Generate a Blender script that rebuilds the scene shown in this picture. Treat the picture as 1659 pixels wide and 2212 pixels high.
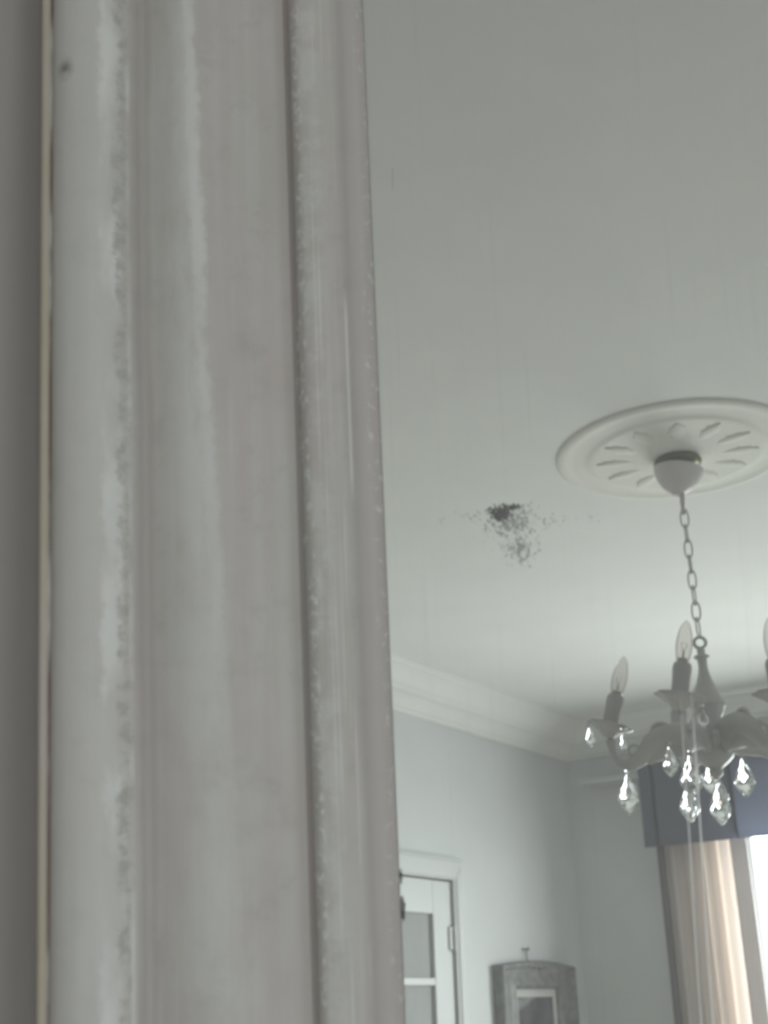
import bpy, bmesh, math, random
from mathutils import Vector, Matrix
random.seed(7)
sc = bpy.context.scene
for o in list(bpy.data.objects):
    bpy.data.objects.remove(o)

# ------------------------------------------------------------------ camera, sky, exposure
# Room axes: the window wall is at +Y, the door wall at +X, floor z = 0.  The camera stands in the
# far corner and looks at a tall mirror that leans across that corner and shows the room behind.
CAM_POS = Vector((0.4392, 0.7461, 1.6839))
CAM_ROT = Matrix(((-0.8894, -0.0663, 0.4523), (0.4538, -0.0086, 0.8911), (-0.0552, 0.9978, 0.0378)))
cam_d = bpy.data.cameras.new('camera')
cam = bpy.data.objects.new('camera', cam_d)
sc.collection.objects.link(cam)
cam.matrix_world = Matrix.Translation(CAM_POS) @ CAM_ROT.to_4x4()
cam_d.sensor_fit = 'VERTICAL'
cam_d.sensor_height = 24.0
cam_d.lens = 24.0 * 2700 / 2212
cam_d.clip_start = 0.02
cam_d.dof.use_dof = True
cam_d.dof.focus_distance = 0.80
cam_d.dof.aperture_fstop = cam_d.lens / 2.8      # a pupil of 2.8 mm, like a telephone's
sc.camera = cam

world = bpy.data.worlds.new('overcast_sky')
sc.world = world
world.use_nodes = True
wn = world.node_tree
wn.nodes.clear()
wo = wn.nodes.new('ShaderNodeOutputWorld')
wb = wn.nodes.new('ShaderNodeBackground')
wr = wn.nodes.new('ShaderNodeValToRGB')
wg = wn.nodes.new('ShaderNodeTexCoord')
wsep = wn.nodes.new('ShaderNodeSeparateXYZ')
wmr = wn.nodes.new('ShaderNodeMapRange')
wmr.inputs['From Min'].default_value = -1
wmr.inputs['From Max'].default_value = 1
wn.links.new(wg.outputs['Generated'], wsep.inputs[0])
wn.links.new(wsep.outputs['Z'], wmr.inputs['Value'])
wn.links.new(wmr.outputs['Result'], wr.inputs['Fac'])
cr = wr.color_ramp
cr.elements[0].position = 0.40
cr.elements[0].color = (0.58, 0.59, 0.585, 1)      # pale paving and gardens below the horizon
cr.elements[1].position = 0.52
cr.elements[1].color = (0.93, 0.945, 0.99, 1)      # white overcast sky
wn.links.new(wr.outputs['Color'], wb.inputs['Color'])
wb.inputs['Strength'].default_value = 6.0
wn.links.new(wb.outputs[0], wo.inputs['Surface'])

sc.view_settings.view_transform = 'Standard'
sc.view_settings.look = 'None'
sc.view_settings.gamma = 1.0
sc.view_settings.use_curve_mapping = False
sc.view_settings.exposure = 2.12
cy = sc.cycles
cy.max_bounces = 11
cy.diffuse_bounces = 7
cy.glossy_bounces = 6
cy.transmission_bounces = 10
cy.transparent_max_bounces = 12
cy.caustics_reflective = False
cy.caustics_refractive = False
cy.sample_clamp_indirect = 6.0
cy.use_denoising = True

# ------------------------------------------------------------------ materials
def new_mat(name):
    m = bpy.data.materials.new(name)
    m.use_nodes = True
    m.node_tree.nodes.clear()
    return m, m.node_tree, m.node_tree.nodes.new('ShaderNodeOutputMaterial')

class NT:
    """small arithmetic on node sockets"""
    def __init__(s, nt): s.nt = nt
    def n(s, kind): return s.nt.nodes.new(kind)
    def put(s, sock, v):
        if isinstance(v, (int, float)): sock.default_value = v
        elif isinstance(v, (tuple, list)): sock.default_value = (list(v) + [1])[:len(sock.default_value)] if len(sock.default_value) == 4 else v
        else: s.nt.links.new(v, sock)
    def m(s, op, a, b=0.0, c=None, clamp=False):
        k = s.n('ShaderNodeMath'); k.operation = op; k.use_clamp = clamp
        s.put(k.inputs[0], a); s.put(k.inputs[1], b)
        if c is not None: s.put(k.inputs[2], c)
        return k.outputs[0]
    def add(s, a, b): return s.m('ADD', a, b)
    def sub(s, a, b): return s.m('SUBTRACT', a, b)
    def mul(s, a, b): return s.m('MULTIPLY', a, b)
    def mx(s, a, b): return s.m('MAXIMUM', a, b)
    def mn(s, a, b): return s.m('MINIMUM', a, b)
    def ramp(s, v, lo, hi, a=0.0, b=1.0):
        k = s.n('ShaderNodeMapRange'); k.interpolation_type = 'SMOOTHSTEP'
        s.put(k.inputs['Value'], v); s.put(k.inputs['From Min'], lo); s.put(k.inputs['From Max'], hi)
        s.put(k.inputs['To Min'], a); s.put(k.inputs['To Max'], b)
        return k.outputs['Result']
    def band(s, v, c, w, soft=0.4):
        """1 within w of c, falling to 0"""
        d = s.m('ABSOLUTE', s.sub(v, c))
        return s.sub(1.0, s.ramp(d, w * (1 - soft), w * (1 + soft)))
    def blob(s, u, v, cu, cv, ru, rv):
        a = s.mul(s.sub(u, cu), 1.0 / ru); b = s.mul(s.sub(v, cv), 1.0 / rv)
        d = s.m('SQRT', s.add(s.mul(a, a), s.mul(b, b)))
        return s.m('SUBTRACT', 1.0, d, clamp=True)
    def coords(s):
        tc = s.n('ShaderNodeTexCoord'); sep = s.n('ShaderNodeSeparateXYZ')
        s.nt.links.new(tc.outputs['Object'], sep.inputs[0])
        return tc.outputs['Object'], sep.outputs
    def noise(s, vec, scale=(1, 1, 1), sc=5.0, detail=4.0, rough=0.55, dist=0.0):
        mp = s.n('ShaderNodeMapping'); mp.inputs['Scale'].default_value = scale
        s.nt.links.new(vec, mp.inputs['Vector'])
        k = s.n('ShaderNodeTexNoise'); k.inputs['Scale'].default_value = sc
        k.inputs['Detail'].default_value = detail; k.inputs['Roughness'].default_value = rough
        k.inputs['Distortion'].default_value = dist
        s.nt.links.new(mp.outputs[0], k.inputs['Vector'])
        return k.outputs['Fac']
    def mix(s, f, a, b):
        k = s.n('ShaderNodeMix'); k.data_type = 'RGBA'
        s.put(k.inputs[0], f); s.put(k.inputs[6], a); s.put(k.inputs[7], b)
        return k.outputs[2]
    def shade(s, f, a, b):
        k = s.n('ShaderNodeMixShader'); s.put(k.inputs[0], f)
        s.nt.links.new(a, k.inputs[1]); s.nt.links.new(b, k.inputs[2])
        return k.outputs[0]
    def bump(s, h, strength, dist):
        k = s.n('ShaderNodeBump'); k.inputs['Strength'].default_value = strength
        k.inputs['Distance'].default_value = dist
        s.nt.links.new(h, k.inputs['Height'])
        return k.outputs[0]
    def prin(s, color, rough=0.6, metal=0.0, normal=None, **kw):
        k = s.n('ShaderNodeBsdfPrincipled')
        s.put(k.inputs['Base Color'], color); s.put(k.inputs['Roughness'], rough); s.put(k.inputs['Metallic'], metal)
        for a, b in kw.items(): s.put(k.inputs[a.replace('_', ' ')], b)
        if normal is not None: s.nt.links.new(normal, k.inputs['Normal'])
        return k.outputs[0]

def paint(name, col, rough=0.65, bump=0.15, scale=60, var=0.03, metal=0.0, spec=0.5):
    m, nt, out = new_mat(name); t = NT(nt)
    vec, _ = t.coords()
    n1 = t.noise(vec, sc=scale * 0.05, detail=3)
    n2 = t.noise(vec, sc=scale, detail=4)
    dark = tuple(c * (1 - var * 2) for c in col); lite = tuple(min(1, c * (1 + var)) for c in col)
    s = t.prin(t.mix(n1, dark, lite), rough, metal, t.bump(n2, bump, 0.002), Specular_IOR_Level=spec)
    nt.links.new(s, out.inputs['Surface'])
    return m

M = {}
M['wall'] = paint('wall_paint', (0.645, 0.663, 0.665), 0.75, 0.12, 90)
M['ceiling'] = paint('ceiling_paint', (0.81, 0.825, 0.81), 0.8, 0.1, 90)
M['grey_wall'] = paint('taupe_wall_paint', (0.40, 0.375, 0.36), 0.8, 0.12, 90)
M['trim'] = paint('gloss_white_trim', (0.56, 0.575, 0.57), 0.5, 0.05, 30)
M['plaster'] = paint('rose_plaster', (0.84, 0.84, 0.80), 0.8, 0.15, 70, 0.04)
M['sleeve'] = paint('aged_sleeve', (0.44, 0.425, 0.415), 0.5, 0.2, 200, 0.1)
M['metal'] = paint('tarnished_metal', (0.52, 0.515, 0.50), 0.42, 0.4, 160, 0.15, 0.2)
M['brass'] = paint('dull_brass', (0.13, 0.11, 0.05), 0.4, 0.2, 200, 0.2, 0.7)
M['canopy'] = paint('canopy_plastic', (0.68, 0.645, 0.64), 0.5, 0.05, 60)
M['cord'] = paint('pale_cord', (0.60, 0.58, 0.54), 0.6, 0.1, 60)
M['cap'] = paint('lamp_cap', (0.72, 0.71, 0.70), 0.4, 0.1, 60, 0.05, 0.4)
M['hinge'] = paint('painted_hinge', (0.50, 0.50, 0.49), 0.35, 0.1, 60)
M['wood_back'] = paint('raw_board', (0.30, 0.24, 0.18), 0.8, 0.3, 40, 0.15)
M['mat'] = paint('mat_board', (0.55, 0.545, 0.52), 0.8, 0.05, 90)
M['knob'] = paint('dark_knob', (0.2, 0.18, 0.13), 0.35, 0.1, 60, 0.1, 0.7)

def floor_mat():
    m, nt, out = new_mat('floorboards'); t = NT(nt)
    vec, sep = t.coords()
    x = t.mul(sep[0], 1 / 0.12)
    gap = t.ramp(t.m('ABSOLUTE', t.sub(t.m('FRACT', x), 0.5)), 0.47, 0.495)
    g = t.noise(vec, (14, 0.8, 1), 4, 6)
    id_ = t.m('FRACT', t.mul(t.m('SINE', t.mul(t.m('FLOOR', x), 12.9898)), 437.5))
    c = t.mix(g, (0.48, 0.42, 0.35), (0.66, 0.60, 0.52))
    c = t.mix(t.mul(id_, 0.3), c, (0.55, 0.48, 0.40))
    c = t.mix(gap, c, (0.05, 0.035, 0.025))
    nt.links.new(t.prin(c, 0.4, 0, t.bump(t.sub(g, gap), 0.2, 0.002)), out.inputs['Surface'])
    return m
M['floor'] = floor_mat()

def frame_mat():
    """chalk-painted, dry-brushed wood: brushed along the length of each moulding (uv: across, along)"""
    m, nt, out = new_mat('whitewashed_wood'); t = NT(nt)
    uvn = t.n('ShaderNodeUVMap'); uvn.uv_map = 'profile'
    vec = uvn.outputs[0]
    sep = t.n('ShaderNodeSeparateXYZ'); nt.links.new(vec, sep.inputs[0])
    u, w = sep.outputs[0], sep.outputs[1]
    wob = t.sub(t.noise(vec, (1, 1, 1), 9, 3, 0.6), 0.5)             # slow wandering of the brush edge
    rag = t.sub(t.noise(vec, (120, 90, 1), 1.6, 4, 0.7), 0.5)         # ragged specks
    ragf = t.sub(t.noise(vec, (260, 170, 1), 1.6, 3, 0.7), 0.5)
    streak = t.noise(vec, (420, 10, 1), 1.0, 5, 0.65)
    streak2 = t.noise(vec, (150, 4, 1), 1.0, 4, 0.6, 0.3)
    mott = t.noise(vec, (1, 1, 1), 60, 4, 0.7)
    mott2 = t.noise(vec, (40, 22, 1), 1.0, 5, 0.65)
    tint = t.noise(vec, (30, 7, 1), 1.0, 3, 0.5)
    base = t.mix(t.ramp(tint, 0.35, 0.65), (0.470, 0.450, 0.428), (0.495, 0.453, 0.440))
    # whiter wash, patchy and streaky
    wash = t.ramp(t.add(t.mul(streak2, 0.55), t.mul(mott2, 0.45)), 0.42, 0.64)
    col = t.mix(t.mul(wash, 0.45), base, (0.55, 0.555, 0.54))
    fine = t.ramp(streak, 0.55, 0.75)
    col = t.mix(t.mul(fine, 0.35), col, (0.58, 0.58, 0.565))
    grit = t.ramp(mott, 0.5, 0.72)
    col = t.mix(t.mul(grit, 0.32), col, (0.35, 0.34, 0.32))
    uw = t.add(u, t.mul(wob, 0.006))
    uz = t.add(u, t.add(t.mul(wob, 0.004), t.mul(rag, 0.006)))
    white = (0.72, 0.73, 0.715)
    def lay(col, mask, c, k): return t.mix(t.mul(mask, k), col, c)
    # outer half-round band carries the palest wash, broken up towards its inner edge
    col = lay(col, t.band(uw, -0.1015, 0.0125, 0.35), (0.62, 0.63, 0.62), 0.45)
    col = lay(col, t.mul(t.band(uz, -0.0925, 0.0028, 0.5), t.ramp(t.noise(vec, (60, 18, 1), 1, 4), 0.38, 0.6)), white, 0.75)
    col = lay(col, t.mul(t.band(uz, -0.0885, 0.0022, 0.5), t.ramp(rag, -0.05, 0.12)), (0.36, 0.355, 0.34), 0.6)
    col = lay(col, t.mul(t.band(u, -0.0870, 0.0007, 0.6), t.ramp(t.noise(vec, (60, 30, 1), 1, 4), 0.4, 0.6)), white, 0.4)
    col = lay(col, t.band(uw, -0.0825, 0.0030, 0.6), (0.36, 0.335, 0.32), 0.6)
    edge = t.add(uz, t.mul(t.sub(w, 1.75), 0.030))
    pale_band = t.mul(t.ramp(uw, -0.0800, -0.0640), t.sub(1.0, t.ramp(edge, -0.0585, -0.0560)))  # paler band on the middle moulding, sharper at its inner edge
    patch = t.ramp(t.noise(vec, (45, 16, 1), 1.0, 5, 0.7), 0.25, 0.6)
    col = lay(col, t.mul(t.mul(pale_band, t.ramp(w, 1.42, 1.78)), patch), (0.60, 0.61, 0.595), 0.75)
    low_wash = t.mul(t.band(uw, -0.0600, 0.0150, 0.8), t.sub(1.0, t.ramp(w, 1.50, 1.72)))
    col = lay(col, t.mul(low_wash, t.ramp(mott2, 0.35, 0.6)), (0.57, 0.57, 0.56), 0.40)
    col = lay(col, t.mul(t.band(edge, -0.0600, 0.0018, 0.7), t.ramp(w, 1.62, 1.80)), white, 0.35)
    # dark seam before the inner moulding, pale bristle marks after it
    col = lay(col, t.band(u, -0.0300, 0.0024, 0.7), (0.34, 0.31, 0.29), 0.4)
    col = lay(col, t.band(u, -0.0283, 0.0010, 0.5), (0.22, 0.19, 0.175), 0.7)
    col = lay(col, t.mul(t.band(uz, -0.0250, 0.0015, 0.5), t.ramp(ragf, -0.02, 0.15)), white, 0.85)
    col = lay(col, t.mul(t.band(uw, -0.0210, 0.0045, 0.7), t.ramp(mott, 0.42, 0.60)), (0.62, 0.625, 0.61), 0.5)
    ln = t.ramp(t.noise(vec, (900, 7, 1), 1.0, 3, 0.6), 0.56, 0.68)
    col = lay(col, t.mul(t.band(uw, -0.0160, 0.0055, 0.7), ln), white, 0.6)
    col = lay(col, t.mul(t.band(u, -0.0098, 0.0004, 0.5), t.ramp(t.noise(vec, (1, 9, 1), 1, 2), 0.5, 0.6)), white, 0.7)
    col = lay(col, t.ramp(u, -0.0105, -0.006), (0.58, 0.535, 0.52), 0.7)
    col = lay(col, t.mul(t.ramp(uz, -0.0050, -0.0020), t.ramp(ragf, 0.06, 0.16)), white, 0.8)
    # a scuff near the top of the outer band
    col = lay(col, t.mul(t.blob(u, w, -0.1085, 1.862, 0.0042, 0.0055), t.ramp(rag, -0.25, 0.15)), (0.16, 0.14, 0.125), 0.95)
    # ochre outer bead with a brown rubbed line
    och = t.ramp(t.noise(vec, (1, 12, 1), 1.0, 3), 0.35, 0.65)
    oc = t.mix(och, (0.50, 0.45, 0.415), (0.47, 0.425, 0.335))
    col = t.mix(t.sub(1.0, t.ramp(u, -0.1176, -0.1164)), col, oc)
    col = lay(col, t.mul(t.band(u, -0.1160, 0.0010, 0.6), t.ramp(t.noise(vec, (1, 14, 1), 1.3, 4), 0.32, 0.58)), (0.17, 0.125, 0.095), 0.9)
    hgt = t.add(t.mul(streak, 0.6), t.mul(mott, 0.4))
    nt.links.new(t.prin(col, 0.72, 0, t.bump(hgt, 0.35, 0.0006), Specular_IOR_Level=0.3), out.inputs['Surface'])
    return m
M['frame'] = frame_mat()

def mirror_mat():
    """silvered glass: old silvering with a dusty film thickened as haze, dried runs and black spotting"""
    m, nt, out = new_mat('old_silvered_glass'); t = NT(nt)
    vec, sep = t.coords()
    u, w = sep[0], sep[2]
    gl = t.n('ShaderNodeBsdfGlossy'); gl.inputs['Color'].default_value = (0.93, 0.955, 0.94, 1)
    gl.inputs['Roughness'].default_value = 0.0
    # dusty film, thickened to paint haze over the reflection's darks, + vertical runs
    runs = t.noise(vec, (420, 1, 9), 1.0, 4, 0.6)
    runs2 = t.noise(vec, (1500, 1, 14), 1.0, 3, 0.6)
    film = t.add(0.180, t.mul(t.ramp(runs, 0.55, 0.8), 0.045))
    film = t.add(film, t.mul(t.ramp(runs2, 0.6, 0.8), 0.025))
    wob = t.mul(t.sub(t.noise(vec, (1, 1, 1), 22, 2), 0.5), 0.0008)
    uu = t.add(t.add(u, wob), t.mul(t.add(w, 0.113), -0.0165))
    low = t.sub(1.0, t.ramp(w, -0.100, -0.060))
    for c, wd, k in ((0.09900, 0.00026, 0.62), (0.10285, 0.00030, 0.75), (0.0672, 0.0003, 0.03), (0.0185, 0.0004, 0.025), (0.0165, 0.0003, 0.02), (0.120, 0.0003, 0.04)):
        film = t.add(film, t.mul(t.mul(t.band(uu, c, wd, 0.7), low), k))
    sp = t.add(t.add(t.blob(u, w, 0.1335, -0.0955, 0.0006, 0.0006), t.blob(u, w, 0.1290, -0.0960, 0.0005, 0.0006)), t.blob(u, w, 0.0755, 0.02, 0.0002, 0.0002))  # sparkles painted as pale spots in the film
    diag = t.n('ShaderNodeMapping'); diag.inputs['Rotation'].default_value = (0, math.radians(52), 0)
    nt.links.new(vec, diag.inputs['Vector'])
    scr = t.ramp(t.noise(diag.outputs[0], (60, 1, 2600), 1.0, 3, 0.6), 0.55, 0.72)
    film = t.add(film, t.mul(t.mul(scr, t.blob(u, w, 0.1400, -0.0890, 0.0190, 0.0190)), 0.35))  # slanting scratches, their glare painted as pale streaks
    film = t.m('ADD', film, t.mul(sp, 0.6), clamp=True)
    dust_haze = t.n('ShaderNodeBsdfDiffuse'); dust_haze.inputs['Color'].default_value = (0.76, 0.77, 0.765, 1)
    s = t.shade(film, gl.outputs[0], dust_haze.outputs[0])
    # black spotting of the silver: one dense knot, a fan of specks below it and strays at both sides
    n1 = t.noise(vec, (1, 1, 1), 1150, 3, 0.62)
    n2 = t.noise(vec, (1, 1, 1), 430, 3, 0.65)
    n3 = t.noise(vec, (1, 1, 1), 230, 2, 0.5)
    d = t.blob(u, w, 0.0450, -0.0060, 0.0180, 0.0125)
    d = t.mx(d, t.mul(t.blob(u, w, 0.0475, -0.0155, 0.0135, 0.0125), 0.9))
    d = t.mx(d, t.mul(t.blob(u, w, 0.0310, -0.0035, 0.0100, 0.0060), 0.62))
    d = t.mx(d, t.mul(t.blob(u, w, 0.0600, -0.0065, 0.0120, 0.0060), 0.62))
    d = t.mx(d, t.mul(t.blob(u, w, 0.0740, -0.0055, 0.0090, 0.0065), 0.45))
    d = t.mx(d, t.mul(t.blob(u, w, 0.0210, -0.0050, 0.0080, 0.0050), 0.40))
    top = t.sub(1.0, t.ramp(w, 0.0002, 0.0022))
    d = t.mul(d, top)
    v = t.add(t.mul(n1, 0.55), t.mul(n2, 0.45))
    thr = t.sub(0.650, t.mul(d, 0.25))
    speck = t.mul(t.ramp(t.sub(v, thr), -0.01, 0.07), t.ramp(d, 0.02, 0.15))
    core = t.mx(t.blob(u, w, 0.0415, -0.0030, 0.0072, 0.0050), t.mul(t.blob(u, w, 0.0455, -0.0008, 0.0075, 0.0028), 0.85))
    core = t.mul(core, top)
    coren = t.ramp(t.add(core, t.mul(t.sub(v, 0.5), 3.4)), 0.22, 0.62)
    coren = t.mul(coren, t.ramp(core, 0.0, 0.12))
    # lost silver along the sight edge beside the frame
    ed = t.mx(t.blob(u, w, 0.0006, -0.1375, 0.0018, 0.0075), t.mul(t.blob(u, w, 0.0004, -0.1270, 0.0014, 0.0050), 0.8))
    edn = t.ramp(t.add(ed, t.mul(t.sub(v, 0.5), 1.2)), 0.35, 0.6)
    edn = t.mul(edn, t.ramp(ed, 0, 0.1))
    hair = t.mul(t.band(t.sub(u, t.mul(t.sub(w, 0.127), 0.05)), 0.0085, 0.00016, 0.6), t.band(w, 0.127, 0.004, 0.3))
    mask = t.mx(t.mx(t.mul(speck, 0.50), t.mul(coren, 0.82)), t.mx(t.mul(edn, 0.85), t.mul(hair, 0.25)))
    rot = t.n('ShaderNodeBsdfDiffuse'); rot.inputs['Color'].default_value = (0.045, 0.045, 0.05, 1)
    s = t.shade(mask, s, rot.outputs[0])
    nt.links.new(s, out.inputs['Surface'])
    return m
M['mirror'] = mirror_mat()

def cloth(name, col, trans, tcol, weave=900, tfac=0.4):
    m, nt, out = new_mat(name); t = NT(nt)
    vec, sep = t.coords()
    n = t.noise(vec, (1, 1, 0.08), 35, 4)
    wv = t.noise(vec, (1, 1, 1), weave, 2)
    c = t.mix(n, tuple(x * 0.88 for x in col), col)
    a = t.prin(c, 0.9, 0, t.bump(wv, 0.2, 0.0008), Specular_IOR_Level=0.1)
    tr = t.n('ShaderNodeBsdfTranslucent'); tr.inputs['Color'].default_value = (*tcol, 1)
    nt.links.new(t.shade(tfac, a, tr.outputs[0]), out.inputs['Surface'])
    return m
M['curtain'] = cloth('cream_curtain_cloth', (0.84, 0.82, 0.83), True, (0.90, 0.81, 0.735), tfac=0.52)
M['edge_shade'] = cloth('dark_edge_shade', (0.17, 0.15, 0.16), True, (0.3, 0.26, 0.26), tfac=0.05)  # shadow line at the curtain's edge, painted as dark cloth
M['hem'] = cloth('lined_curtain_hem', (0.72, 0.69, 0.70), True, (0.75, 0.68, 0.64), tfac=0.16)
M['valance'] = cloth('blue_grey_cloth', (0.20, 0.20, 0.25), True, (0.38, 0.41, 0.50), tfac=0.40)

def clear(name, tint=(1, 1, 1), base=0.04, rough=0.0, k=1.0):
    """thin clear glass wall: passes light with a slight tint, reflects at grazing angles"""
    m, nt, out = new_mat(name); t = NT(nt)
    tr = t.n('ShaderNodeBsdfTransparent'); tr.inputs['Color'].default_value = (*tint, 1)
    gl = t.n('ShaderNodeBsdfGlossy'); gl.inputs['Roughness'].default_value = rough
    lw = t.n('ShaderNodeLayerWeight'); lw.inputs['Blend'].default_value = 0.25
    f = t.m('ADD', t.mul(lw.outputs['Fresnel'], k), base, clamp=True)
    nt.links.new(t.shade(f, tr.outputs[0], gl.outputs[0]), out.inputs['Surface'])
    return m
M['pane'] = clear('window_glass', (0.95, 0.97, 0.96), 0.02, k=0.3)
M['bulb'] = clear('bulb_glass', (0.88, 0.86, 0.845), 0.035, k=0.45)

def crystal_mat():
    m, nt, out = new_mat('cut_crystal'); t = NT(nt)
    g = t.n('ShaderNodeBsdfGlass'); g.inputs['IOR'].default_value = 1.55
    g.inputs['Color'].default_value = (0.97, 0.98, 0.98, 1)
    g.inputs['Roughness'].default_value = 0.0
    nt.links.new(g.outputs[0], out.inputs['Surface'])
    return m
M['crystal'] = crystal_mat()

def obscure_mat():
    m, nt, out = new_mat('obscure_glass'); t = NT(nt)
    vec, _ = t.coords()
    n = t.noise(vec, (1, 6, 1), 6, 3)
    s = t.prin(t.mix(n, (0.30, 0.31, 0.30), (0.37, 0.38, 0.37)), 0.7, 0, t.bump(t.noise(vec, sc=80), 0.15, 0.002), Specular_IOR_Level=0.15)
    nt.links.new(s, out.inputs['Surface'])
    return m
M['obscure'] = obscure_mat()

def distressed_mat():
    m, nt, out = new_mat('silvered_carved_wood'); t = NT(nt)
    vec, _ = t.coords()
    n = t.noise(vec, sc=22, detail=6, rough=0.7)
    c = t.mix(t.ramp(n, 0.35, 0.7), (0.125, 0.125, 0.12), (0.24, 0.245, 0.23))
    nt.links.new(t.prin(c, 0.5, 0.1, t.bump(n, 0.5, 0.004)), out.inputs['Surface'])
    return m
M['carved'] = distressed_mat()

def print_mat():
    """a dark print: pale diagonal shape over dark ground"""
    m, nt, out = new_mat('dark_print'); t = NT(nt)
    vec, sep = t.coords()
    y, z = sep[1], sep[2]
    n = t.noise(vec, (1, 14, 5), 1.5, 5, 0.7)
    c = t.mix(t.ramp(n, 0.35, 0.75), (0.035, 0.03, 0.045), (0.13, 0.125, 0.125))
    d = t.band(t.add(z, t.mul(y, -0.35)), 0.295, 0.022, 0.5)
    k = t.mul(t.mul(d, t.ramp(n, 0.3, 0.55)), t.sub(1.0, t.ramp(y, 0.05, 0.09)))
    c = t.mix(t.mul(k, 0.8), c, (0.30, 0.30, 0.30))
    nt.links.new(t.prin(c, 0.25), out.inputs['Surface'])
    return m
M['print'] = print_mat()

# ------------------------------------------------------------------ mesh helpers
def link(name, bm, mat, parent=None, loc=None, smooth=False, kind=None):
    me = bpy.data.meshes.new(name)
    bm.normal_update()
    bm.to_mesh(me); bm.free()
    if mat is not None: me.materials.append(mat)
    if smooth:
        for p in me.polygons: p.use_smooth = True
    o = bpy.data.objects.new(name, me)
    sc.collection.objects.link(o)
    if parent is not None: o.parent = parent
    if loc is not None: o.location = loc
    if kind: o['kind'] = kind
    return o

def thing(name, label, cat, loc=(0, 0, 0), group=None):
    o = bpy.data.objects.new(name, None)
    sc.collection.objects.link(o)
    o.location = loc
    o.empty_display_size = 0.1
    o['label'] = label; o['category'] = cat
    if group: o['group'] = group
    return o

def tag(o, label, cat, group=None):
    o['label'] = label; o['category'] = cat
    if group: o['group'] = group
    return o

def box(bm, a, b, bev=0.0):
    r = bmesh.ops.create_cube(bm, size=1.0)
    vs = r['verts']
    for v in vs:
        v.co = Vector([(a[i] + b[i]) / 2 + v.co[i] * (b[i] - a[i]) for i in range(3)])
    if bev > 0:
        es = {e for v in vs for e in v.link_edges}
        bmesh.ops.bevel(bm, geom=list(es), offset=bev, segments=2, affect='EDGES', profile=0.5)
    return bm

def lathe(bm, prof, seg=32, mat=Matrix(), cap=True, ripple=None):
    """prof: (radius, height) pairs turned round local z"""
    rings = []
    for k, (r, z) in enumerate(prof):
        ring = []
        for i in range(seg):
            a = 2 * math.pi * i / seg
            rr = r * (1 + (ripple(k, a) if ripple else 0))
            ring.append(bm.verts.new(mat @ Vector((rr * math.cos(a), rr * math.sin(a), z))))
        rings.append(ring)
    for p, q in zip(rings, rings[1:]):
        for i in range(seg):
            j = (i + 1) % seg
            bm.faces.new((p[i], p[j], q[j], q[i]))
    if cap:
        for ring, rev in ((rings[0], True), (rings[-1], False)):
            bm.faces.new(list(reversed(ring)) if rev else ring)
    return bm

def catmull(pts, n=8):
    out = []
    P = [Vector(p) for p in pts]
    P = [P[0] * 2 - P[1]] + P + [P[-1] * 2 - P[-2]]
    for i in range(1, len(P) - 2):
        for k in range(n):
            s = k / n
            out.append(0.5 * (2 * P[i] + (P[i + 1] - P[i - 1]) * s + (2 * P[i - 1] - 5 * P[i] + 4 * P[i + 1] - P[i + 2]) * s * s
                              + (3 * P[i] - P[i - 1] - 3 * P[i + 1] + P[i + 2]) * s ** 3))
    out.append(P[-2].copy())
    return out

def tube(bm, pts, rad, seg=10, closed=False, flat=1.0, up=Vector((0, 0, 1))):
    """rad: number or function of 0..1; flat squeezes the section across its side axis"""
    n = len(pts); rings = []
    for i, p in enumerate(pts):
        a = pts[(i - 1) % n] if (closed or i > 0) else p
        b = pts[(i + 1) % n] if (closed or i < n - 1) else p
        d = (b - a).normalized()
        side = d.cross(up)
        if side.length < 1e-4: side = d.cross(Vector((1, 0.3, 0)))
        side.normalize(); nn = side.cross(d).normalized()
        r = rad(i / max(1, n - 1)) if callable(rad) else rad
        rings.append([bm.verts.new(p + side * math.cos(2 * math.pi * k / seg) * r * flat + nn * math.sin(2 * math.pi * k / seg) * r) for k in range(seg)])
    rng = range(n) if closed else range(n - 1)
    for i in rng:
        p, q = rings[i], rings[(i + 1) % n]
        for k in range(seg):
            bm.faces.new((p[k], p[(k + 1) % seg], q[(k + 1) % seg], q[k]))
    if not closed:
        bm.faces.new(list(reversed(rings[0]))); bm.faces.new(rings[-1])
    return bm

def extrude_profile(bm, prof, a, b, fn):
    """prof: closed list of 2-d points; fn(point, t) -> Vector at end t"""
    A = [bm.verts.new(fn(p, a)) for p in prof]; B = [bm.verts.new(fn(p, b)) for p in prof]
    n = len(prof)
    for i in range(n):
        j = (i + 1) % n
        bm.faces.new((A[i], A[j], B[j], B[i]))
    bm.faces.new(list(reversed(A))); bm.faces.new(B)
    bmesh.ops.recalc_face_normals(bm, faces=bm.faces)
    return bm

# ------------------------------------------------------------------ the room
X0, X1, Y0, Y1, H = -0.68, 2.85, 0.17, 5.75, 2.80
T = 0.22
def slab(name, a, b, mat):
    return link(name, box(bmesh.new(), a, b), mat, kind='structure')
slab('floor', (X0 - T, Y0 - T, -0.15), (X1 + T, Y1 + T, 0), M['floor'])
slab('ceiling', (X0 - T, Y0 - T, H), (X1 + T, Y1 + T, H + 0.15), M['ceiling'])
slab('wall_right', (X0 - T, Y0 - T, 0), (X0, Y1 + T, H), M['wall'])
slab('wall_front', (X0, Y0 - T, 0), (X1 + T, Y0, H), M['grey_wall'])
# door wall with its opening
DY0, DY1, DZ = 3.72, 4.60, 2.00
bm = bmesh.new()
box(bm, (X1, Y0, 0), (X1 + T, DY0, H)); box(bm, (X1, DY1, 0), (X1 + T, Y1 + T, H)); box(bm, (X1, DY0, DZ), (X1 + T, DY1, H))
link('wall_left', bm, M['wall'], kind='structure')
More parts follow.
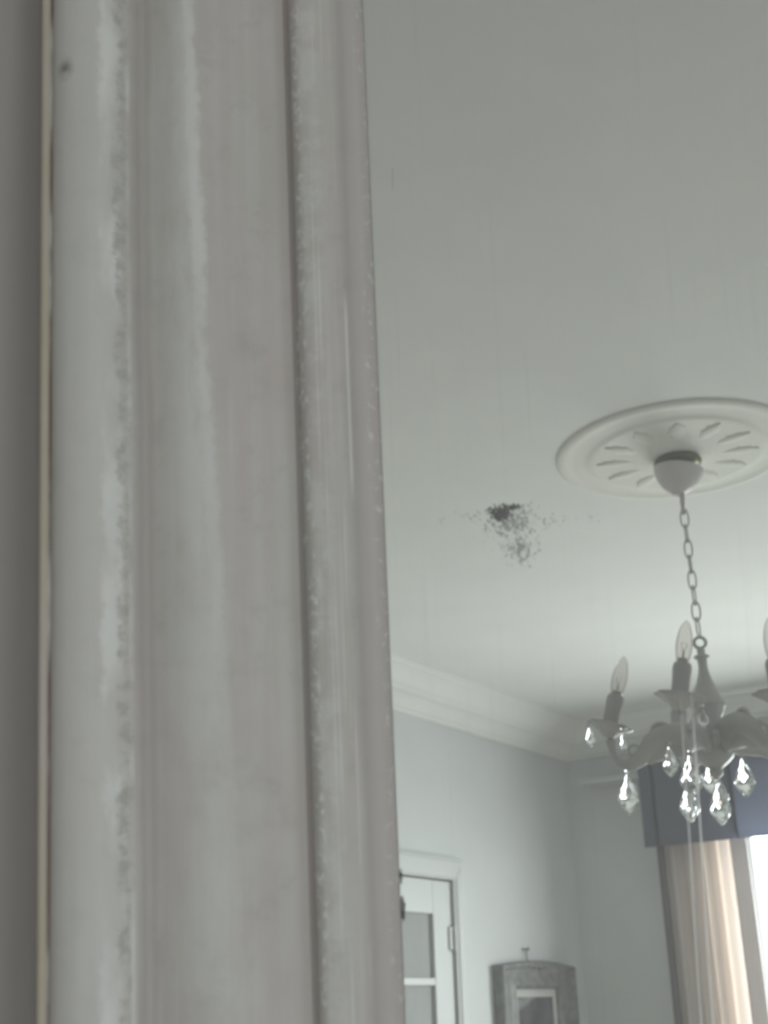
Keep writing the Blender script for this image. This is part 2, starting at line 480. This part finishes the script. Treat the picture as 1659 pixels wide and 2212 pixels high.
# window wall with its opening
WX0, WX1, WZ0, WZ1 = 0.42, 2.10, 0.85, 2.35
bm = bmesh.new()
box(bm, (X0, Y1, 0), (WX0, Y1 + T, H)); box(bm, (WX1, Y1, 0), (X1, Y1 + T, H))
box(bm, (WX0, Y1, WZ1), (WX1, Y1 + T, H)); box(bm, (WX0, Y1, 0), (WX1, Y1 + T, WZ0))
link('wall_back', bm, M['wall'], kind='structure')

# cornice: out = distance from the wall, drop = distance below the ceiling
CP = [(0.0, 0.0), (0.200, 0.0), (0.200, 0.010), (0.188, 0.013), (0.184, 0.022), (0.170, 0.028), (0.152, 0.040), (0.136, 0.056), (0.124, 0.072),
      (0.118, 0.078), (0.104, 0.080), (0.100, 0.090), (0.088, 0.094), (0.070, 0.098), (0.052, 0.110), (0.040, 0.124), (0.032, 0.136), (0.020, 0.140), (0.016, 0.150), (0.0, 0.152)]
def cornice(name, fn, a, b):
    o = link(name, extrude_profile(bmesh.new(), CP, a, b, fn), M['ceiling'], kind='structure')
    return o
e = 0.0005
cornice('trim_1', lambda p, s: Vector((X1 - e - p[0], s - (p[0] if s > 3 else -p[0]), H - e - p[1])), Y0, Y1)
cornice('trim_2', lambda p, s: Vector((s - (p[0] if s > 1 else -p[0]), Y1 - e - p[0], H - e - p[1])), X0, X1)
cornice('trim_3', lambda p, s: Vector((X0 + e + p[0], s - (p[0] if s > 3 else -p[0]), H - e - p[1])), Y0, Y1)
cornice('trim_4', lambda p, s: Vector((s - (p[0] if s > 1 else -p[0]), Y0 + e + p[0], H - e - p[1])), X0, X1)
BB = [(0, 0), (0.018, 0), (0.018, 0.10), (0.012, 0.115), (0.006, 0.12), (0, 0.125)]
def skirting(name, fn, a, b):
    link(name, extrude_profile(bmesh.new(), BB, a, b, fn), M['trim'], kind='structure')
skirting('baseboard_back', lambda p, s: Vector((s, Y1 - e - p[0], e + p[1])), X0 + .02, X1 - .02)
skirting('baseboard_right', lambda p, s: Vector((X0 + e + p[0], s, e + p[1])), Y0 + .02, Y1 - .02)
skirting('baseboard_front', lambda p, s: Vector((s, Y0 + e + p[0], e + p[1])), X0 + .02, X1 - .02)
skirting('baseboard_left', lambda p, s: Vector((X1 - e - p[0], s, e + p[1])), DY1 + 0.06, Y1 - .02)
skirting('baseboard_left.001', lambda p, s: Vector((X1 - e - p[0], s, e + p[1])), Y0 + .02, DY0 - 0.06)

# door in the left wall: casing, leaf with two columns of obscure panes
cs = [(0, 0), (0.0, 0.055), (-0.012, 0.055), (-0.018, 0.046), (-0.018, 0.018), (-0.012, 0.008), (-0.010, 0)]
bm = bmesh.new()
def casing(bm, pts_fn, a, b):
    extrude_profile(bm, cs, a, b, pts_fn)
casing(bm, lambda p, s: Vector((X1 + p[0] - e, DY1 - 0.005 + p[1], s + (p[1] + 0.0 if s > 1 else 0))), 0.0, DZ)
casing(bm, lambda p, s: Vector((X1 + p[0] - e, DY0 + 0.005 - p[1], s + (p[1] if s > 1 else 0))), 0.0, DZ)
# head of the casing is deeper than its sides
cs_head = [(0, 0), (0, 0.090), (-0.020, 0.090), (-0.022, 0.080), (-0.016, 0.072), (-0.016, 0.012), (-0.010, 0)]
extrude_profile(bm, cs_head, DY0 - 0.05, DY1 + 0.05, lambda p, s: Vector((X1 + p[0] - e, s, DZ + p[1])))
door = link('door_1', bm, M['trim'], kind='structure')
bm = bmesh.new()
lx0, lx1 = X1 + 0.004, X1 + 0.044
ly0, ly1, lz0, lz1 = DY0 + 0.004, DY1 - 0.004, 0.008, DZ - 0.007
stile, topr, mun, botr = 0.145, 0.132, 0.028, 0.24
cols = 2; rows = 6
pw = (ly1 - ly0 - 2 * stile - mun) / 2
zt = lz1 - topr
ph = 0.243
box(bm, (lx0, ly0, lz0), (lx1, ly0 + stile, lz1), 0.003); box(bm, (lx0, ly1 - stile, lz0), (lx1, ly1, lz1), 0.003)
box(bm, (lx0, ly0 + stile, zt), (lx1, ly1 - stile, lz1), 0.002); box(bm, (lx0, ly0 + stile, lz0), (lx1, ly1 - stile, zt - rows * (ph + mun) + mun), 0.002)
for r in range(1, rows):
    z = zt - r * (ph + mun)
    box(bm, (lx0, ly0 + stile, z), (lx1, ly1 - stile, z + mun), 0.003)
box(bm, (lx0, ly0 + stile + pw, zt - rows * (ph + mun) + mun), (lx1, ly0 + stile + pw + mun, zt), 0.003)
leaf = link('door_leaf', bm, M['trim'], door)
for r in range(rows):
    for c in range(cols):
        y = ly0 + stile + c * (pw + mun); z = zt - r * (ph + mun) - ph
        link('glass_pane', box(bmesh.new(), (lx0 + 0.016, y - 0.004, z - 0.004), (lx0 + 0.021, y + pw + 0.004, z + ph + 0.004)), M['obscure'], leaf)
for z in (1.77, 1.0, 0.22):
    bm = bmesh.new()
    lathe(bm, [(0.004, -0.052), (0.007, -0.050), (0.007, 0.050), (0.004, 0.052)], 12, Matrix.Translation((X1 - 0.008, DY1 - 0.010, z)))
    box(bm, (X1 - 0.004, DY1 - 0.040, z - 0.045), (X1 + 0.005, DY1 - 0.010, z + 0.045), 0.001)
    link('hinge', bm, M['hinge'], leaf)
bm = bmesh.new()
Rk = Matrix.Translation((X1 + 0.004, DY0 + 0.07, 1.0)) @ Matrix.Rotation(-math.pi / 2, 4, 'Y')
lathe(bm, [(0.026, 0), (0.026, 0.004), (0.010, 0.008), (0.009, 0.03), (0.018, 0.038), (0.026, 0.05), (0.024, 0.062), (0.012, 0.068)], 24, Rk)
link('door_knob', bm, M['knob'], leaf, smooth=True)
# lining behind the leaf closes the opening
slab('trim_5', (X1 + T + 0.001, DY0 - .1, 0), (X1 + T + 0.02, DY1 + .1, DZ + .1), M['trim'])

# window: frame, two casements, panes, sill board
bm = bmesh.new()
fy0, fy1 = Y1 + 0.12, Y1 + 0.18
for a, b in (((WX0, fy0, WZ0), (WX0 + .05, fy1, WZ1)), ((WX1 - .05, fy0, WZ0), (WX1, fy1, WZ1)),
             ((WX0 + .05, fy0, WZ0), (WX1 - .05, fy1, WZ0 + .05)), ((WX0 + .05, fy0, WZ1 - .05), (WX1 - .05, fy1, WZ1))):
    box(bm, a, b, 0.004)
win = link('window_1', bm, M['trim'], kind='structure')
xm = (WX0 + WX1) / 2
for a, b in ((WX0 + .05, xm), (xm, WX1 - .05)):
    bm = bmesh.new(); s = .05
    z0, z1 = WZ0 + .05, WZ1 - .05
    for p, q in (((a, z0), (a + s, z1)), ((b - s, z0), (b, z1)), ((a + s, z0), (b - s, z0 + s)), ((a + s, z1 - s), (b - s, z1))):
        box(bm, (p[0], fy0 + .006, p[1]), (q[0], fy1 - .006, q[1]), 0.004)
    sash = link('sash', bm, M['trim'], win)
    link('glass_pane', box(bmesh.new(), (a + s, fy0 + .028, z0 + s), (b - s, fy0 + .032, z1 - s)), M['pane'], sash)
link('window_sill', box(bmesh.new(), (WX0 - .05, Y1 - .06, WZ0 - .03), (WX1 + .05, fy0 - 0.001, WZ0), 0.006), M['trim'], win)
# daylight sampling aid for the opening (adds no light of its own)
pd = bpy.data.lights.new('window_portal', 'AREA'); pd.shape = 'RECTANGLE'; pd.size = WX1 - WX0; pd.size_y = WZ1 - WZ0
pd.cycles.is_portal = True
po = bpy.data.objects.new('window_portal', pd); sc.collection.objects.link(po)
po.location = (xm, Y1 + T + .01, (WZ0 + WZ1) / 2); po.rotation_euler = (-math.pi / 2, 0, 0)

# ------------------------------------------------------------------ the leaning mirror
MP = Vector((0.2356, 0.3451, 1.6669))
MX = Vector((-0.8618, 0.5072, 0.0)); MN = Vector((0.4962, 0.8430, 0.2078)); MV = Vector((-0.1054, -0.1791, 0.9782))
MR = Matrix((( MX.x, -MN.x, MV.x), (MX.y, -MN.y, MV.y), (MX.z, -MN.z, MV.z))).to_4x4()   # local x right, y into the glass, z up
FW = 0.121                       # width of the frame moulding
GL, GR, GB, GT = 0.0, 0.86, -1.575, 0.33          # sight opening of the glass
FOOT = GB - FW
mirror = thing('leaning_mirror', 'tall mirror in a whitewashed moulded wooden frame, black spots in its glass, leaning', 'mirror')
mirror.matrix_world = Matrix.Translation(MP) @ MR
# profile across the moulding: (distance outside the sight edge, height above the glass)
FP = [(0.0, 0.0008), (0.0004, 0.0030), (0.0040, 0.0075), (0.0085, 0.0125), (0.0100, 0.0158), (0.0130, 0.0175), (0.0180, 0.0188), (0.0225, 0.0190), (0.0258, 0.0180),
      (0.0272, 0.0150), (0.0283, 0.0135), (0.0294, 0.0152), (0.0320, 0.0162), (0.0400, 0.0172), (0.0480, 0.0190), (0.0540, 0.0210), (0.0590, 0.0236), (0.0640, 0.0242), (0.0700, 0.0232),
      (0.0760, 0.0205), (0.0810, 0.0180), (0.0845, 0.0178), (0.0858, 0.0205), (0.0872, 0.0212), (0.0885, 0.0222), (0.0910, 0.0252), (0.0950, 0.0278), (0.1010, 0.0292), (0.1070, 0.0282),
      (0.1120, 0.0255), (0.1150, 0.0215), (0.1160, 0.0185), (0.1168, 0.0188), (0.1180, 0.0200), (0.1195, 0.0198), (0.1207, 0.0180), (0.1212, 0.0150), (0.1212, -0.030), (0.006, -0.030), (0.006, 0.0008)]
def mirror_frame():
    me_bm = bmesh.new(); uv = me_bm.loops.layers.uv.new('profile')
    # four members, mitred: each runs between two corners of the sight opening
    cor = [(GL, GB), (GL, GT), (GR, GT), (GR, GB)]
    out = [(-1, -1), (-1, 1), (1, 1), (1, -1)]
    def pt(k, d, h): return Vector((cor[k][0] + out[k][0] * d, -h, cor[k][1] + out[k][1] * d))
    for k in range(4):
        j = (k + 1) % 4
        steps = 1
        A = [me_bm.verts.new(pt(k, d, h)) for d, h in FP]; B = [me_bm.verts.new(pt(j, d, h)) for d, h in FP]
        n = len(FP)
        for i in range(n):
            i2 = (i + 1) % n
            f = me_bm.faces.new((A[i], A[i2], B[i2], B[i]))
            for lp in f.loops:
                v = lp.vert
                q = i if v in (A[i], B[i]) else i2
                c = v.co
                along = (c.z - FOOT) if k in (0, 2) else c.x + 3.7
                lp[uv].uv = (-FP[q][0], along + (0 if k in (0, 1) else 5.3))
            f.smooth = 0 < i < n - 5
    bmesh.ops.recalc_face_normals(me_bm, faces=me_bm.faces)
    return me_bm
link('frame', mirror_frame(), M['frame'], mirror)
link('mirror_glass', box(bmesh.new(), (GL - .005, 0.0, GB - .005), (GR + .005, 0.004, GT + .005)), M['mirror'], mirror)
link('backing_board', box(bmesh.new(), (GL - .005, 0.0045, GB - .005), (GR + .005, 0.010, GT + .005)), M['wood_back'], mirror)

# ------------------------------------------------------------------ ceiling rose and chandelier
CX, CY = 1.02, 2.82
rose = thing('ceiling_rose', 'large round plaster ceiling rose with leaf relief above the chandelier', 'ceiling rose', (CX, CY, H))
bm = bmesh.new()
lathe(bm, [(0.305, -0.0005), (0.304, -0.003), (0.299, -0.006), (0.290, -0.008), (0.279, -0.0075), (0.270, -0.0055), (0.262, -0.005), (0.235, -0.0055), (0.226, -0.007), (0.220, -0.0095), (0.212, -0.011),
           (0.200, -0.0105), (0.16, -0.012), (0.11, -0.014), (0.09, -0.017), (0.075, -0.018), (0.072, -0.020), (0.001, -0.020)], 72)
link('rose_disc', bm, M['plaster'], rose, smooth=True)
for i in range(12):
    a = 2 * math.pi * i / 12 + 0.13
    bm = bmesh.new()
    n = 12
    top = []
    for s in range(n + 1):
        q = s / n; w = 0.026 * math.sin(math.pi * min(1, q * 1.02)) ** 0.7 * (1 + 0.22 * math.cos(q * 26)) + 0.001
        r = 0.105 + 0.098 * q; z = -0.0125 - 0.003 * math.sin(math.pi * q)
        top.append([bm.verts.new(Vector((r, -w, -0.0095))), bm.verts.new(Vector((r, -w * .5, z))), bm.verts.new(Vector((r, 0, z - 0.0015))),
                    bm.verts.new(Vector((r, w * .5, z))), bm.verts.new(Vector((r, w, -0.0095)))])
    for p, q in zip(top, top[1:]):
        for k in range(4): bm.faces.new((p[k], p[k + 1], q[k + 1], q[k]))
        bm.faces.new((p[4], p[0], q[0], q[4]))
    bm.faces.new(top[0]); bm.faces.new(list(reversed(top[-1])))
    bmesh.ops.recalc_face_normals(bm, faces=bm.faces)
    bmesh.ops.rotate(bm, verts=bm.verts, cent=(0, 0, 0), matrix=Matrix.Rotation(a, 3, 'Z'))
    link('plaster_leaf', bm, M['plaster'], rose, smooth=True)

LAT = Vector((-0.9411, 0.3380, 0)); TOW = Vector((-0.3380, -0.9411, 0)); UP = Vector((0, 0, 1))
chand = thing('chandelier', 'tarnished metal chandelier with candle bulbs and crystal drops on a chain', 'chandelier', (CX, CY, H))
def L(l, t, z): return LAT * l + TOW * t + UP * (z - H)      # z is the height above the floor
def ipart(name, bm, mat, parent=chand, smooth=True): return link(name, bm, mat, parent, smooth=smooth)
# canopy: dark fixing plate and the pale cup hung a little below it, slightly askew
bm = bmesh.new()
lathe(bm, [(0.056, 0), (0.060, -0.008), (0.058, -0.014), (0.046, -0.018), (0.034, -0.026), (0.012, -0.030)], 32, Matrix.Translation((0, 0, -0.0202)))
ipart('fixing_plate', bm, M['brass'])
bm = bmesh.new()
tiltm = Matrix.Translation((0, 0, -0.047)) @ Matrix.Rotation(0.16, 4, TOW) @ Matrix.Scale(1.06, 4) 
lathe(bm, [(0.056, 0.001), (0.0585, 0.0), (0.057, -0.010), (0.053, -0.020), (0.047, -0.032), (0.037, -0.046), (0.024, -0.056), (0.015, -0.060), (0.010, -0.066), (0.004, -0.068),
           (0.004, -0.058), (0.022, -0.052), (0.043, -0.034), (0.053, -0.010), (0.055, 0.0)], 40, tiltm, cap=False)
ipart('canopy', bm, M['canopy'])
bm = bmesh.new()
tube(bm, catmull([L(0, 0, 2.700), L(0.001, 0, 2.68), L(-0.001, 0, 2.655), L(0.0, 0, 2.630)], 6), lambda s: 0.0075 - 0.003 * s, 12)
ipart('cord', bm, M['cord'])
# chain: long oval links, each turned a quarter from the last
bm = bmesh.new()
zt_, zb_ = 2.640, 2.318
nl = 8; pitch = (zt_ - zb_) / nl
for i in range(nl):
    zc = zt_ - (i + .5) * pitch
    ang = math.radians(22 + 90 * (i % 2) + random.uniform(-10, 10))
    dirv = LAT * math.cos(ang) + TOW * math.sin(ang)
    hl = pitch * 0.5 + 0.0048; hw = 0.0100
    pts = []
    for k in range(24):
        a = 2 * math.pi * k / 24
        ca, sa = math.cos(a), math.sin(a)
        pts.append(L(0, 0, zc) + UP * hl * (abs(sa) ** 0.85) * (1 if sa > 0 else -1) + dirv * hw * ca)
    nv = dirv.cross(UP)
    tube(bm, pts, 0.0021, 8, closed=True, up=nv)
ipart('chain', bm, M['metal'])
# top ring and turned centre stem
bm = bmesh.new()
ring = [L(0, 0, 2.300) + LAT * 0.0135 * math.cos(2 * math.pi * k / 24) + UP * 0.0135 * math.sin(2 * math.pi * k / 24) for k in range(24)]
tube(bm, ring, 0.0042, 10, closed=True, up=TOW)
ipart('hanging_ring', bm, M['metal'])
bm = bmesh.new()
S = [(0.004, 2.286), (0.009, 2.283), (0.010, 2.278), (0.008, 2.272), (0.018, 2.267), (0.019, 2.263), (0.012, 2.259), (0.011, 2.250), (0.0105, 2.240), (0.013, 2.225), (0.018, 2.207), (0.026, 2.187), (0.034, 2.169),
     (0.039, 2.157), (0.0405, 2.150), (0.0415, 2.144), (0.038, 2.140), (0.0355, 2.130), (0.030, 2.118), (0.026, 2.112), (0.027, 2.106), (0.024, 2.098), (0.030, 2.088), (0.046, 2.082), (0.052, 2.070), (0.050, 2.056), (0.042, 2.044),
     (0.048, 2.036), (0.044, 2.024), (0.032, 2.012), (0.020, 2.004), (0.014, 1.998), (0.017, 1.992), (0.014, 1.984), (0.006, 1.978), (0.001, 1.974)]
lathe(bm, [(r, z - H) for r, z in reversed(S)], 40)
ipart('stem', bm, M['metal'])
# arms: angle from the view's right, tilt of the candle towards the view's right
ARMS = [(178, 0.232, 0.30, 2.112), (104, 0.238, 0.20, 2.118), (50, 0.236, 0.03, 2.118), (-22, 0.236, 0.06, 2.115), (250, 0.236, 0.10, 2.112)]
def basis(ax):
    z = ax.normalized(); x = z.cross(TOW).normalized(); y = z.cross(x)
    return Matrix(((x.x, y.x, z.x, 0), (x.y, y.y, z.y, 0), (x.z, y.z, z.z, 0), (0, 0, 0, 1)))
def drop(parent, top, size, yaw, tilt=0.0):
    """kite-shaped cut pendant under a small bead; top: Vector of the hanging point"""
    bm = bmesh.new()
    h = size; w = size * 0.285; d = size * 0.17
    R_ = Matrix.Translation(top) @ Matrix.Rotation(yaw, 4, 'Z') @ Matrix.Rotation(tilt, 4, 'Y')
    rows = [(0.0, 0.10), (0.12, 0.30), (0.30, 0.62), (0.48, 0.88), (0.62, 1.0), (0.74, 0.84), (0.86, 0.52), (0.95, 0.24), (1.0, 0.05)]
    n = 8; rings = []
    for i, (q, k) in enumerate(rows):
        rings.append([bm.verts.new(R_ @ Vector((w * k * math.cos(2 * math.pi * (j + 0.5 * (i % 2)) / n), d * k * math.sin(2 * math.pi * (j + 0.5 * (i % 2)) / n), -0.014 - h * q))) for j in range(n)])
    for i, (p, q) in enumerate(zip(rings, rings[1:])):
        for j in range(n):
            j2 = (j + 1) % n
            if i % 2 == 0:
                bm.faces.new((p[j], q[j], p[j2])); bm.faces.new((p[j2], q[j], q[j2]))
            else:
                bm.faces.new((p[j], q[j], q[j2])); bm.faces.new((p[j], q[j2], p[j2]))
    bm.faces.new(rings[0]); bm.faces.new(list(reversed(rings[-1])))
    bmesh.ops.recalc_face_normals(bm, faces=bm.faces)
    o = link('crystal_drop', bm, M['crystal'], parent)
    bm = bmesh.new()
    bmesh.ops.create_icosphere(bm, subdivisions=1, radius=0.0065, matrix=Matrix.Translation(top + Vector((0, 0, -0.007))))
    link('crystal_bead', bm, M['crystal'], o)
    bm = bmesh.new()
    tube(bm, [top + Vector((0, 0, 0.006)), top + Vector((0.001, 0, -0.002)), top + Vector((0, 0, -0.016))], 0.0008, 6)
    link('pin', bm, M['metal'], o)
    return o
yaw0 = math.atan2(LAT.y, LAT.x)
for ai, (deg, R, tl, zp) in enumerate(ARMS):
    a = math.radians(deg); rd = LAT * math.cos(a) + TOW * math.sin(a)
    def Q(r, z): return rd * r + UP * (z - H)
    bm = bmesh.new()
    path = catmull([Q(0.030, 2.058), Q(0.060, 2.078), Q(0.100, 2.084), Q(0.135, 2.066), Q(0.165, 2.036), Q(0.198, 2.022), Q(0.222, 2.036), Q(R - 0.001, 2.068), Q(R, zp - 0.012)], 8)
    tube(bm, path, lambda s: 0.027 * (1 - min(1, s * 1.55)) ** 0.6 + 0.0095 + 0.002 * math.sin(s * 22), 14, flat=0.42)
    # scroll curled on top of the arm and a small one beneath
    sc1 = [Q(0.118 + 0.026 * (1 - k / 40) * math.cos(2.9 - k * 0.21), 2.092 + 0.026 * (1 - k / 40) * math.sin(2.9 - k * 0.21)) for k in range(28)]
    tube(bm, sc1, lambda s: 0.0062 - 0.003 * s, 8, flat=0.8)
    sc2 = [Q(0.176 + 0.020 * (1 - k / 34) * math.cos(-1.7 + k * 0.24), 2.054 + 0.020 * (1 - k / 34) * math.sin(-1.7 + k * 0.24)) for k in range(22)]
    tube(bm, sc2, lambda s: 0.0055 - 0.0028 * s, 8, flat=0.8)
    # leaf under the hub end
    lf = catmull([Q(0.045, 2.040), Q(0.080, 2.050), Q(0.115, 2.046), Q(0.150, 2.022)], 6)
    tube(bm, lf, lambda s: 0.022 * math.sin(math.pi * (0.12 + 0.8 * s)) , 10, flat=0.35)
    arm = ipart('arm', bm, M['metal'])
    ax = UP + LAT * tl
    B_ = Matrix.Translation(Q(R, zp)) @ basis(ax)
    bm = bmesh.new()
    scal = lambda k, an: (0.055 * math.cos(8 * an)) if k in (2, 3, 4, 5) else 0.0
    lathe(bm, [(0.006, -0.026), (0.016, -0.022), (0.024, -0.013), (0.040, -0.003), (0.054, 0.004), (0.053, 0.007), (0.036, 0.004), (0.022, 0.002), (0.014, 0.004), (0.004, 0.005)], 48, B_, ripple=lambda k, an: (0.05 * math.cos(8 * an)) if 3 <= k <= 6 else 0.0)
    ipart('drip_pan', bm, M['metal'], arm)
    bm = bmesh.new()
    lathe(bm, [(0.0170, 0.004), (0.0190, 0.008), (0.0190, 0.030), (0.0200, 0.050), (0.0212, 0.064), (0.0205, 0.073), (0.0175, 0.080), (0.0110, 0.083), (0.006, 0.0832)], 28, B_)
    ipart('candle_sleeve', bm, M['sleeve'], arm)
    bm = bmesh.new()
    lathe(bm, [(0.0128, 0.082), (0.0145, 0.086), (0.0170, 0.097), (0.0188, 0.112), (0.0190, 0.122), (0.0178, 0.138), (0.0148, 0.153), (0.0105, 0.166), (0.0060, 0.174), (0.0012, 0.178)], 28, B_)
    bulb = ipart('bulb', bm, M['bulb'], arm)
    bm = bmesh.new()
    lathe(bm, [(0.0118, 0.0835), (0.0122, 0.089), (0.0100, 0.0905), (0.0030, 0.092), (0.0028, 0.104), (0.0015, 0.108)], 14, B_)
    for sx in (-1, 1):
        tube(bm, [B_ @ Vector((0.001 * sx, 0, 0.108)), B_ @ Vector((0.006 * sx, 0, 0.118)), B_ @ Vector((0.0065 * sx, 0, 0.124))], 0.0009, 6)
    tube(bm, [B_ @ Vector(((-0.0065 + 0.013 * k / 8), 0.001, 0.124 + 0.003 * (k % 2))) for k in range(9)], 0.0005, 5)
    ipart('lamp_stem', bm, M['cap'], bulb)
    # drops: one large under the bend of each arm, small ones from the rim of the pan
    rl = R - 0.030
    drop(chand, Q(rl, 2.013), 0.092, yaw0 + 0.5 * math.cos(a) + 0.2, 0.03)
    for k, (da, s) in enumerate(((0.9, 0.046), (-1.4, 0.046), (3.0, 0.046))):
        ang = a + da
        pt_ = B_ @ Vector((0.050 * math.cos(ang), 0.050 * math.sin(ang), 0.002))
        if (ai, k) in ((0, 0), (0, 2), (1, 0), (2, 2)): drop(chand, pt_, s, yaw0 + ang, 0.0)
drop(chand, L(0, 0, 1.978), 0.092, yaw0 + 0.25)
for l_, t_, z_, y_ in ((-0.016, -0.050, 2.034, -0.3), (0.004, -0.090, 2.004, 0.2), (-0.068, 0.060, 1.965, 0.7), (0.060, 0.055, 2.022, -0.1), (-0.096, 0.110, 2.052, 0.4)):
    drop(chand, L(l_, t_, z_), 0.086 if t_ > 0 and l_ > 0 else 0.070, yaw0 + y_)

# ------------------------------------------------------------------ window dressing
rail = link('curtain_rail', box(bmesh.new(), (0.02, Y1 - 0.150, 2.500), (2.72, Y1 - 0.002, 2.522), 0.004), M['trim'])
tag(rail, 'flat white wooden curtain board fixed to the wall above the window', 'curtain rail')
def hang(name, x0, x1, z0, z1, yb, amp, waves, thick=0.0025, seed=1, creases=(), nz=18, sag=0.0, per=14):
    rnd = random.Random(seed); n = int(waves * per); bm = bmesh.new()
    ph = [rnd.uniform(-.5, .5) for _ in range(6)]
    def f(s, q):
        x = x0 + (x1 - x0) * s
        am = amp * (0.75 + 0.25 * math.sin(3.1 * s + ph[0])) * (0.8 + 0.35 * q)
        y = yb + am * math.sin(2 * math.pi * waves * s + 0.7 * math.sin(4 * s + ph[1]) + ph[2] * q) + 0.25 * am * math.sin(4 * math.pi * waves * s + ph[3])
        for c, w, d in creases:
            y += d * math.exp(-((x - c) / w) ** 2)
        z = z1 + (z0 - z1) * q + sag * q * math.sin(math.pi * s)
        return Vector((x, y, z))
    F = [[bm.verts.new(f(i / n, k / nz)) for i in range(n + 1)] for k in range(nz + 1)]
    for k in range(nz):
        for i in range(n):
            bm.faces.new((F[k][i], F[k][i + 1], F[k + 1][i + 1], F[k + 1][i]))
    o = link(name, bm, M['curtain'], smooth=True)
    return o
def curtain(x0, x1, seed, label, hem):
    t = thing('curtain', label, 'curtain', (0, 0, 0), 'curtains at the window')
    o = hang('curtain_cloth', x0, x1, 0.06, 2.499, Y1 - 0.075, 0.026, 4.5, seed=seed)
    o.parent = t
    h = hang('curtain_hem', hem[0], hem[1], 0.06, 2.499, Y1 - 0.085, 0.004, 1, seed=seed + 1)
    h.data.materials.clear(); h.data.materials.append(M['hem']); h.parent = t
    mh = h.modifiers.new('thickness', 'SOLIDIFY'); mh.thickness = 0.004
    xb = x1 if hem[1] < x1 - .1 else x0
    g = hang('curtain_edge_shade', xb - 0.004, xb + 0.004, 0.06, 2.499, Y1 - 0.095, 0.002, 1, seed=seed + 2)  # added dark strip, painting the shade between curtain edge and wall
    g.data.materials.clear(); g.data.materials.append(M['edge_shade']); g.parent = t
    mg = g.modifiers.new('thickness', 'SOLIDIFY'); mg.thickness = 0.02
    md = o.modifiers.new('thickness', 'SOLIDIFY'); md.thickness = 0.0012
    return t
curtain(2.020, 2.350, 3, 'long pale cream curtain nearest the framed picture, glowing where daylight comes through', (1.948, 2.024))
curtain(0.20, 0.52, 5, 'long pale cream curtain at the far side of the window from the framed picture', (0.516, 0.590))
val = hang('valance', 0.10, 2.392, 2.170, 2.556, Y1 - 0.185, 0.004, 7, seed=9, creases=((2.328, 0.007, 0.040), (1.955, 0.008, 0.034)), nz=6, per=110)
val.data.materials.clear(); val.data.materials.append(M['valance'])
md = val.modifiers.new('thickness', 'SOLIDIFY'); md.thickness = 0.002
tag(val, 'blue-grey cloth valance across the top of the window in front of the curtains', 'valance')

# ------------------------------------------------------------------ framed picture on the door wall
pic = thing('framed_picture', 'dark print in a wide silver-grey frame on the wall beside the curtain', 'picture', (X1, 5.235, 1.27))
PW, PH = 0.345, 0.40
bm = bmesh.new()
# frame face stands 45 mm off the wall; section steps down to the sight edge; the head is gently arched
def pf_out(s):
    return s
iw, ih0, ih1 = 0.195, -0.30, 0.305
outer = []; N_ = 14
def arch(y): return PH + 0.022 * math.cos(y / PW * math.pi / 2)
ptsO = [(-PW, -PH), (PW, -PH)] + [(PW - 2 * PW * k / N_, arch(PW - 2 * PW * k / N_)) for k in range(N_ + 1)]
def inset(p, d):
    y, z = p
    ty = max(-iw, min(iw, y)) ; tz = max(ih0, min(ih1, z))
    return (y + (ty - y) * d, z + (tz - z) * d)
sec = [(0.0, 0.001), (0.0, 0.042), (0.06, 0.050), (0.16, 0.050), (0.26, 0.040), (0.60, 0.034), (0.80, 0.040), (0.90, 0.036), (1.0, 0.024), (1.0, 0.012)]
rings = []
for d, h in sec:
    rings.append([bm.verts.new(Vector((-h, *inset(p, d)))) for p in ptsO])
for p, q in zip(rings, rings[1:]):
    n = len(p)
    for i in range(n):
        j = (i + 1) % n
        try: bm.faces.new((p[i], p[j], q[j], q[i]))
        except ValueError: pass
# carved crest along the head
for y, r in ((0.0, 0.020), (-0.045, 0.014), (0.045, 0.014), (-0.085, 0.010), (0.085, 0.010)):
    bmesh.ops.create_icosphere(bm, subdivisions=2, radius=r, matrix=Matrix.Translation((-0.046, y, arch(y) - 0.024)) @ Matrix.Diagonal((0.6, 1.3, 0.8, 1)))
bmesh.ops.recalc_face_normals(bm, faces=bm.faces)
link('picture_frame', bm, M['carved'], pic)
bm = bmesh.new()
box(bm, (-0.012, -0.197, -0.302), (-0.004, 0.197, 0.307))
link('mat', bm, M['mat'], pic)
link('print', box(bmesh.new(), (-0.0135, -0.160, -0.262), (-0.0125, 0.160, 0.272)), M['print'], pic)
bm = bmesh.new()
lathe(bm, [(0.004, 0), (0.004, 0.02), (0.009, 0.022), (0.009, 0.026), (0.002, 0.028)], 12, Matrix.Translation((-0.001, -0.06, 0.470)) @ Matrix.Rotation(-math.pi / 2, 4, 'Y'))
tube(bm, [Vector((-0.012, -0.06, 0.470)), Vector((-0.014, -0.059, 0.445)), Vector((-0.016, -0.058, 0.415))], 0.003, 8)
link('picture_hook', bm, M['knob'], pic)
